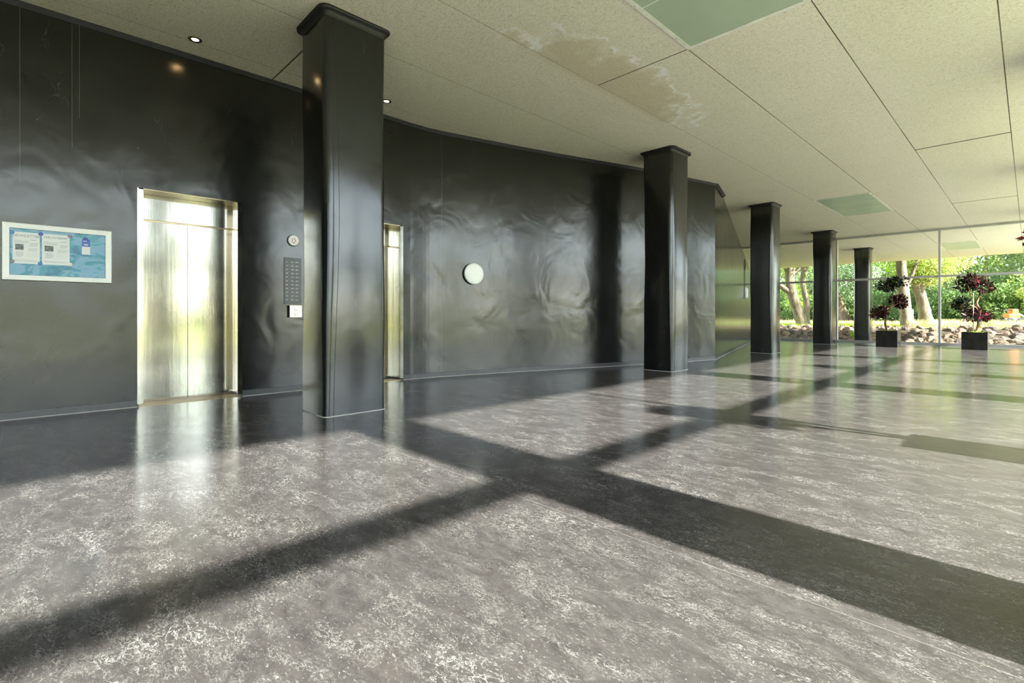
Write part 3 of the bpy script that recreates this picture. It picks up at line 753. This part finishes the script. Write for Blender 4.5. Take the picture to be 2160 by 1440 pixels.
put_rock(.55, 33.9, .8, .20, 'large rounded boulder on top of the bank at the picture right edge')

# tall dry grass along the bank and behind
def blades(name, n, area, h, mat, seed, label):
    g = np.random.default_rng(seed); x0, x1, y0, y1 = area
    x = g.uniform(x0, x1, n); y = g.uniform(y0, y1, n); z = np.array([gz(a, b) for a, b in zip(x, y)])
    hh = h * g.uniform(.5, 1.2, n); a = g.uniform(0, 6.28, n); wd = .018
    dx, dy = np.cos(a) * wd, np.sin(a) * wd; lx, ly = g.normal(size=n) * .25 * hh, g.normal(size=n) * .25 * hh
    v = np.stack([np.stack([x - dx, y - dy, z], 1), np.stack([x + dx, y + dy, z], 1), np.stack([x + lx, y + ly, z + hh], 1)], 1).reshape(-1, 3)
    me = bpy.data.meshes.new(name); me.from_pydata(v.tolist(), [], (np.arange(n)[:, None] * 3 + [0, 1, 2]).tolist()); me.materials.append(mat); me.update()
    tag(ob(name, me), label, 'grass', None, 'stuff')
blades('dry_grass', 9000, (-4.6, 6, 34.4, 40), .40, M['leaf_straw'], 1, 'pale dry grass growing on top of the rock bank')
blades('tall_grass', 5000, (-16, -3.5, 37, 46), .30, M['leaf_straw'], 2, 'straw coloured grass around the tree trunks behind the bank')
blades('green_grass', 7000, (-14, -4, 34.3, 39), .14, M['leaf_bright'], 3, 'short bright green grass at the foot of the pale trees')

# bright weeds among the stones, and the violet flowers
for k, (x, y, z, s, lb) in enumerate(((-7.75, 31.3, -.05, .42, 'bright green weed among the stones left of the far indoor column'), (-6.35, 31.3, -.08, .34, 'bright green weed among the stones right of the far indoor column'),
                                      (.30, 31.2, -.05, .34, 'pale green weed among the stones at the right edge'))):
    tag(ob('weed', leaf_mesh('weed', M['leaf_bright'], [(0, 0, .1, s * .6, s * .4, s * .5)], 260, .12, 60 + k), None, (x, y, z)), lb, 'plant')
q = thing('flower_clump', 'violet flowers in the dry grass behind the right potted tree', 'flower', (-1.55, 34.9, .43))
ob('blossom', leaf_mesh('blossom', M['petal_violet'], [(0, 0, .42, .16, .16, .10), (-.2, 0, .38, .12, .12, .08)], 120, .07, 70), q)
ob('leaves', leaf_mesh('leaves', M['leaf_green'], [(0, 0, .16, .25, .2, .16)], 120, .12, 71), q)

# ---------------------------------------------------------------- trees outside
def crown(seed, rx, ry, rz, zc, n=26):
    g = random.Random(seed); out = []
    for _ in range(n):
        a = g.uniform(0, 6.28); t_ = g.uniform(-1, 1); k = g.uniform(.55, 1) * math.sqrt(max(0, 1 - t_ * t_ * .9)); s = g.uniform(.24, .42)
        out.append((rx * k * math.cos(a), ry * k * math.sin(a), zc + rz * t_ * .9, rx * s, ry * s, rz * s * .8))
    return out
def tree(loc, label, trunks, bark, mat, clusters, n, size, seed, group=None):
    r = thing('tree', label, 'tree', loc, 0, group)
    for k, (pts, rads) in enumerate(trunks):
        P = spline2([Vector(p) for p in pts], 5); m = len(P); rr_ = np.interp(np.linspace(0, 1, m), np.linspace(0, 1, len(rads)), rads).tolist()
        MB().tube(P, rr_, 14, .10, seed + k).build('trunk' if k == 0 else 'branch', M[bark], r)
    ob('crown', leaf_mesh('crown', M[mat], clusters, n, size, seed, droop=.5), r)
    return r
# twin trunks by the far indoor column
LX, LY = -9.95, 35.0
tree((LX, LY, .42), 'pale thick tree trunk leaning left, seen between the two far indoor columns',
     [([lr(.05, -.2), lr(-.05, .2), lr(-.33, 1.0), lr(-.64, 2.0), lr(-.78, 3.0), lr(-.72, 4.6), lr(-.4, 7)], [.38, .33, .29, .28, .26, .24, .12]), ([lr(-.52, 1.55), lr(-.85, 2.05), lr(-1.3, 2.4), lr(-2.2, 3.2)], [.20, .17, .15, .08]),
      ([lr(-.74, 3.0), lr(-.3, 3.4), lr(.6, 4.0), lr(1.4, 4.8)], [.16, .13, .11, .06]), ([lr(-.74, 3.1), lr(-1.1, 3.6), lr(-1.7, 4.3)], [.15, .12, .07])],
     'bark_pale', 'leaf_bright', [(*lr(-1.6, 4.2), 1.1, 1.1, .7), (*lr(-1.5, 2.2, 1.5), .8, .8, .7), (*lr(-.9, 4.2, .5), 1.0, 1.2, .5), (*lr(.5, 4.6), 1.6, 1.6, .7), (0, 0, 6.5, 3, 3, 2), (*lr(-2, 6), 2, 2, 1.5), (*lr(1.1, 1.9, 2.5), .7, .7, 1.0)], 5200, .17, 11)
tree((-10.07, 36.28, .42), 'slim pale trunk standing close to the right of the thick leaning trunk',
     [([lr(.02, -.2), lr(.0, .4), lr(.0, 1.4), lr(-.2, 2.4), lr(-.2, 3.2), lr(.05, 4.6), lr(.2, 6.5)], [.24, .20, .18, .16, .16, .13, .07]), ([lr(-.2, 3.1), lr(.15, 3.9), lr(.8, 4.6)], [.12, .10, .05])],
     'bark_pale', 'leaf_green', [(.3, 0, 6.2, 1.8, 1.8, 1.3), (*lr(.9, 4.9), 1.2, 1.0, .7)], 1500, .17, 12)
tree((-11.75, 52.5, .42), 'brown leaning willow trunk with a drooping crown, left of the outdoor column',
     [([(.35, 0, -.2), (.15, 0, .6), (-.25, .1, 1.6), (-.5, .2, 2.6), (-.4, 0, 5)], [.50, .42, .46, .38, .2])], 'bark_brown', 'leaf_blue',
     [(-1.0, 0, 3.6, 1.8, 1.6, 1.7), (.9, 0, 3.4, 1.2, 1.3, 1.6), (-.2, 0, 5.6, 2.8, 2.5, 1.8), (1.6, -.4, 4.8, 1.5, 1.5, 1.5), (-2.2, -.4, 4.6, 1.5, 1.5, 1.5)], 5200, .24, 13)
tree((-4.75, 34.9, .42), 'tall straight pale trunk right behind the left potted tree',
     [([(.1, 0, -.2), (.0, 0, .5), (-.12, 0, 1.7), (-.22, .02, 3.2), (-.25, 0, 5), (-.2, 0, 8)], [.37, .31, .26, .23, .20, .10]), ([(-.15, 0, 2.0), (.20, .15, 2.7), (.45, .35, 3.7), (.7, .5, 5)], [.10, .09, .08, .05])],
     'bark_pale', 'leaf_bright', [(*lr(.75, 3.4, .6), .75, .7, .8), (*lr(.35, 2.7, .9), .4, .4, .45), (-.8, 1.4, 4.0, 1.1, 1.0, .8), (0, 0, 6.5, 2.8, 2.8, 2.0)], 3600, .15, 14)
tree((-4.15, 36.4, .42), 'ridged pale trunk leaning left under light foliage, just left of the far mullion',
     [([(.12, .1, -.2), (.05, .05, .5), (-.10, -.1, 1.4), (-.28, -.25, 2.3), (-.35, -.3, 3.4), (-.2, 0, 5.5)], [.38, .32, .28, .27, .25, .14]), ([(-.2, -.2, 2.1), (.25, .15, 2.8), (.7, .4, 3.8)], [.2, .17, .1])],
     'bark_pale', 'leaf_pale', [(*lr(-.45, 3.0), .8, .8, .75), (*lr(.35, 3.1), .85, .8, .75), (*lr(-.9, 3.9), 1.2, 1.0, .8), (*lr(.7, 3.9), 1.3, 1.2, .9), (*lr(1.1, 3.0), .6, .6, .55), (*lr(-.1, 2.65, -.5), .55, .4, .4), (*lr(-.5, 3.4, -.6), .7, .5, .6), (*lr(.4, 3.5, -.6), .7, .5, .6), (*lr(1.8, 3.8), .9, .9, .7), (0, 0, 6, 2.4, 2.4, 1.6)], 9500, .13, 15)
# staked young tree
q = thing('staked_sapling', 'young brown trunk tied between pale stakes, right of the left potted tree', 'tree', (-5.45, 38.9, .42))
MB().tube([(0, 0, -.1), (.02, 0, 1.2), (0, 0, 2.4), (.05, 0, 4)], [.13, .11, .09, .05], 10, .08).build('trunk', M['bark_brown'], q)
for u, h_ in ((-.17, .95), (.14, 1.7), (.58, .95)):
    p = lr(u, 0); MB().tube([(p[0], p[1], -.1), (p[0], p[1], h_)], .042, 10).build('stake', M['stake'], q)
a, b = lr(-.17, .85), lr(.14, .85); MB().tube([a, b], .02, 6).build('tie', M['black'], q)
ob('crown', leaf_mesh('crown', M['leaf_green'], [(0, 0, 4.2, 1.2, 1.2, 1.0)], 700, .18, 77), q)
# stock of background trees and shrubs
def bushy(name, cat, label, loc, mat, seed, rx, rz, zc, n, size, trunk_h, group=None):
    r = thing(name, label, cat, loc, 0, group)
    MB().tube([(0, 0, -.2), (.1, 0, trunk_h * .5), (0, 0, trunk_h)], [.28, .22, .12], 8, .1, seed).build('trunk', M['bark_brown'], r)
    ob('crown', leaf_mesh('crown', M[mat], crown(seed, rx, rx, rz, zc), n, size, seed), r)
    return r
B = {k: None for k in 'abcde'}
B['a'] = bushy('dense_tree', 'tree', 'dense dark green tree at the far left of the view through the glass', (-21.5, 66, .4), 'leaf_dark', 31, 4.2, 4.6, 5.0, 6500, .36, 6)
B['b'] = bushy('dense_tree', 'tree', 'mid green tree behind the pale twin trunks', (-17.0, 62, .4), 'leaf_green', 32, 3.8, 4.4, 5.0, 6000, .34, 6)
B['c'] = bushy('dense_tree', 'tree', 'blue green tree behind the outdoor column', (-12.5, 63, .4), 'leaf_blue', 33, 3.8, 4.6, 5.0, 6000, .34, 6)
B['d'] = bushy('shrub', 'shrub', 'dark shrub low behind the willow trunk', (-14.5, 58, .4), 'leaf_dark', 34, 2.2, 1.3, 1.3, 3600, .26, 1)
B['e'] = bushy('shrub', 'shrub', 'dark shrub at the edge of the lawn behind the straight pale trunk', (-8.5, 52, .4), 'leaf_dark', 35, 2.0, 1.25, 1.25, 3600, .24, 1)
for k, x, y, sc, lb in (('a', -9.0, 64, .95, 'dark green tree between the outdoor column and the straight pale trunk'), ('b', -5.2, 58, .9, 'mid green tree behind the straight pale trunk'),
                        ('c', -2.2, 50, .82, 'blue green tree directly behind the far mullion'), ('b', .6, 47, .86, 'sunny green tree behind the right potted tree'),
                        ('a', 4.2, 50, .95, 'dark green tree at the right edge of the glass front'), ('a', -1.0, 60, 1.1, 'tall dark tree rising behind the sunny green tree'),
                        ('c', 7.5, 58, 1.1, 'blue green tree beyond the right edge of the glass front'), ('c', -25, 74, 1.1, 'tall blue green tree furthest left in the wood'), ('b', -15.5, 76, 1.25, 'tall green tree far behind the willow'), ('c', -9, 78, 1.25, 'tall tree furthest back between the columns'),
                        ('b', -29, 66, 1.0, 'green tree hidden left of the far indoor columns'), ('b', 1.5, 66, 1.3, 'tall green tree far behind the sunny green tree'), ('a', 8.5, 72, 1.4, 'tall dark tree furthest right in the wood'), ('c', -4.5, 74, 1.35, 'tall blue green tree far behind the straight pale trunk')):
    dup(B[k], (x, y, .4), rg.uniform(0, 6.28), lb, scale=sc)
for k, x, y, sc, lb in (('d', -19, 60, 1, 'dark shrub left of the pale twin trunks'), ('e', -16.0, 57, 1, 'dark shrub behind the slim pale trunk'), ('d', -11.5, 57, .95, 'dark shrub right of the willow trunk'), ('e', -5.6, 49, .95, 'dark shrub right behind the staked sapling'),
                        ('d', -3.6, 47, .95, 'dark shrub between the ridged trunk and the far mullion'), ('e', -1.6, 44.5, .95, 'dark shrub right of the far mullion'), ('d', .6, 43.5, 1.0, 'dark shrub behind the stake of the right potted tree'),
                        ('e', 2.6, 44.5, 1.1, 'dark shrub beside the orange machine'), ('d', 5.0, 46, 1.2, 'dark shrub beyond the right edge of the glass front')):
    dup(B[k], (x, y, .4), rg.uniform(0, 6.28), lb, scale=sc)
tag(ob('pale_bush', leaf_mesh('pale_bush', M['leaf_pale'], crown(41, .9, .9, .8, .9, 14), 1700, .16, 41), None, (.35, 41.6, 1.1)), 'pale yellow green bush right of the right potted tree', 'shrub')
# hedge trees across the side lawn: what the steel doors and the black walls mirror
SG = 'trees across the side lawn, seen only as reflections'
for k in range(17):
    x = 44 + rg.uniform(-5, 8); y = -58 + k * 6.9 + rg.uniform(-1.5, 1.5)
    if 15 < y < 34: continue                                          # a gap in the wood where the sky comes down to the lawn
    dup(B['abc'[k % 3]], (x, y, -.1), rg.uniform(0, 6.28), 'leafy tree across the side lawn, seen only as a reflection', SG, (1.15, 1.15, rg.uniform(.50, .80) if y < -8 else rg.uniform(.88, 1.0)))
for k in range(5):
    dup(B['de'[k % 2]], (50 + rg.uniform(-2, 2), 13 + k * 4.6, -.1), rg.uniform(0, 6.28), 'low shrub in the gap of the wood, seen only as a reflection', 'shrubs in the gap of the wood', (1.1, 1.1, .6))

# ---------------------------------------------------------------- orange machine beyond the bank
q = thing('garden_machine', 'small orange machine with a grey arm among the shrubs at the right edge', 'machine', (-.68, 38.35, .43), R(45)); q.scale = (.82,) * 3
m = MB(); m.prism([(-.42, -.22), (.30, -.25), (.42, 0), (.30, .25), (-.42, .22)], .55, .82); m.build('hood', M['orange'], q, bevel=.05)
MB().box((-.15, -.2, .80), (.25, .2, 1.12)).build('cab', M['orange'], q, bevel=.06)
MB().box((-.62, -.05, 1.0), (-.10, .05, 1.08)).build('steering_bar', M['tyre'], q)
MB().tube([(.25, 0, .85), (.62, 0, .70), (.98, 0, .45)], [.07, .06, .05], 10).build('arm', M['grey_metal'], q)
MB().box((-.35, -.2, .38), (.35, .2, .56)).build('chassis', M['grey_metal'], q, bevel=.02)
for sx in (-.34, .34):
    for sy in (-.26, .26):
        MB().lathe([(-.05, .10), (-.05, .24), (-.03, .27), (.03, .27), (.05, .24), (.05, .10)], 'y', (sx, sy, .27), 20).build('wheel', M['tyre'], q)
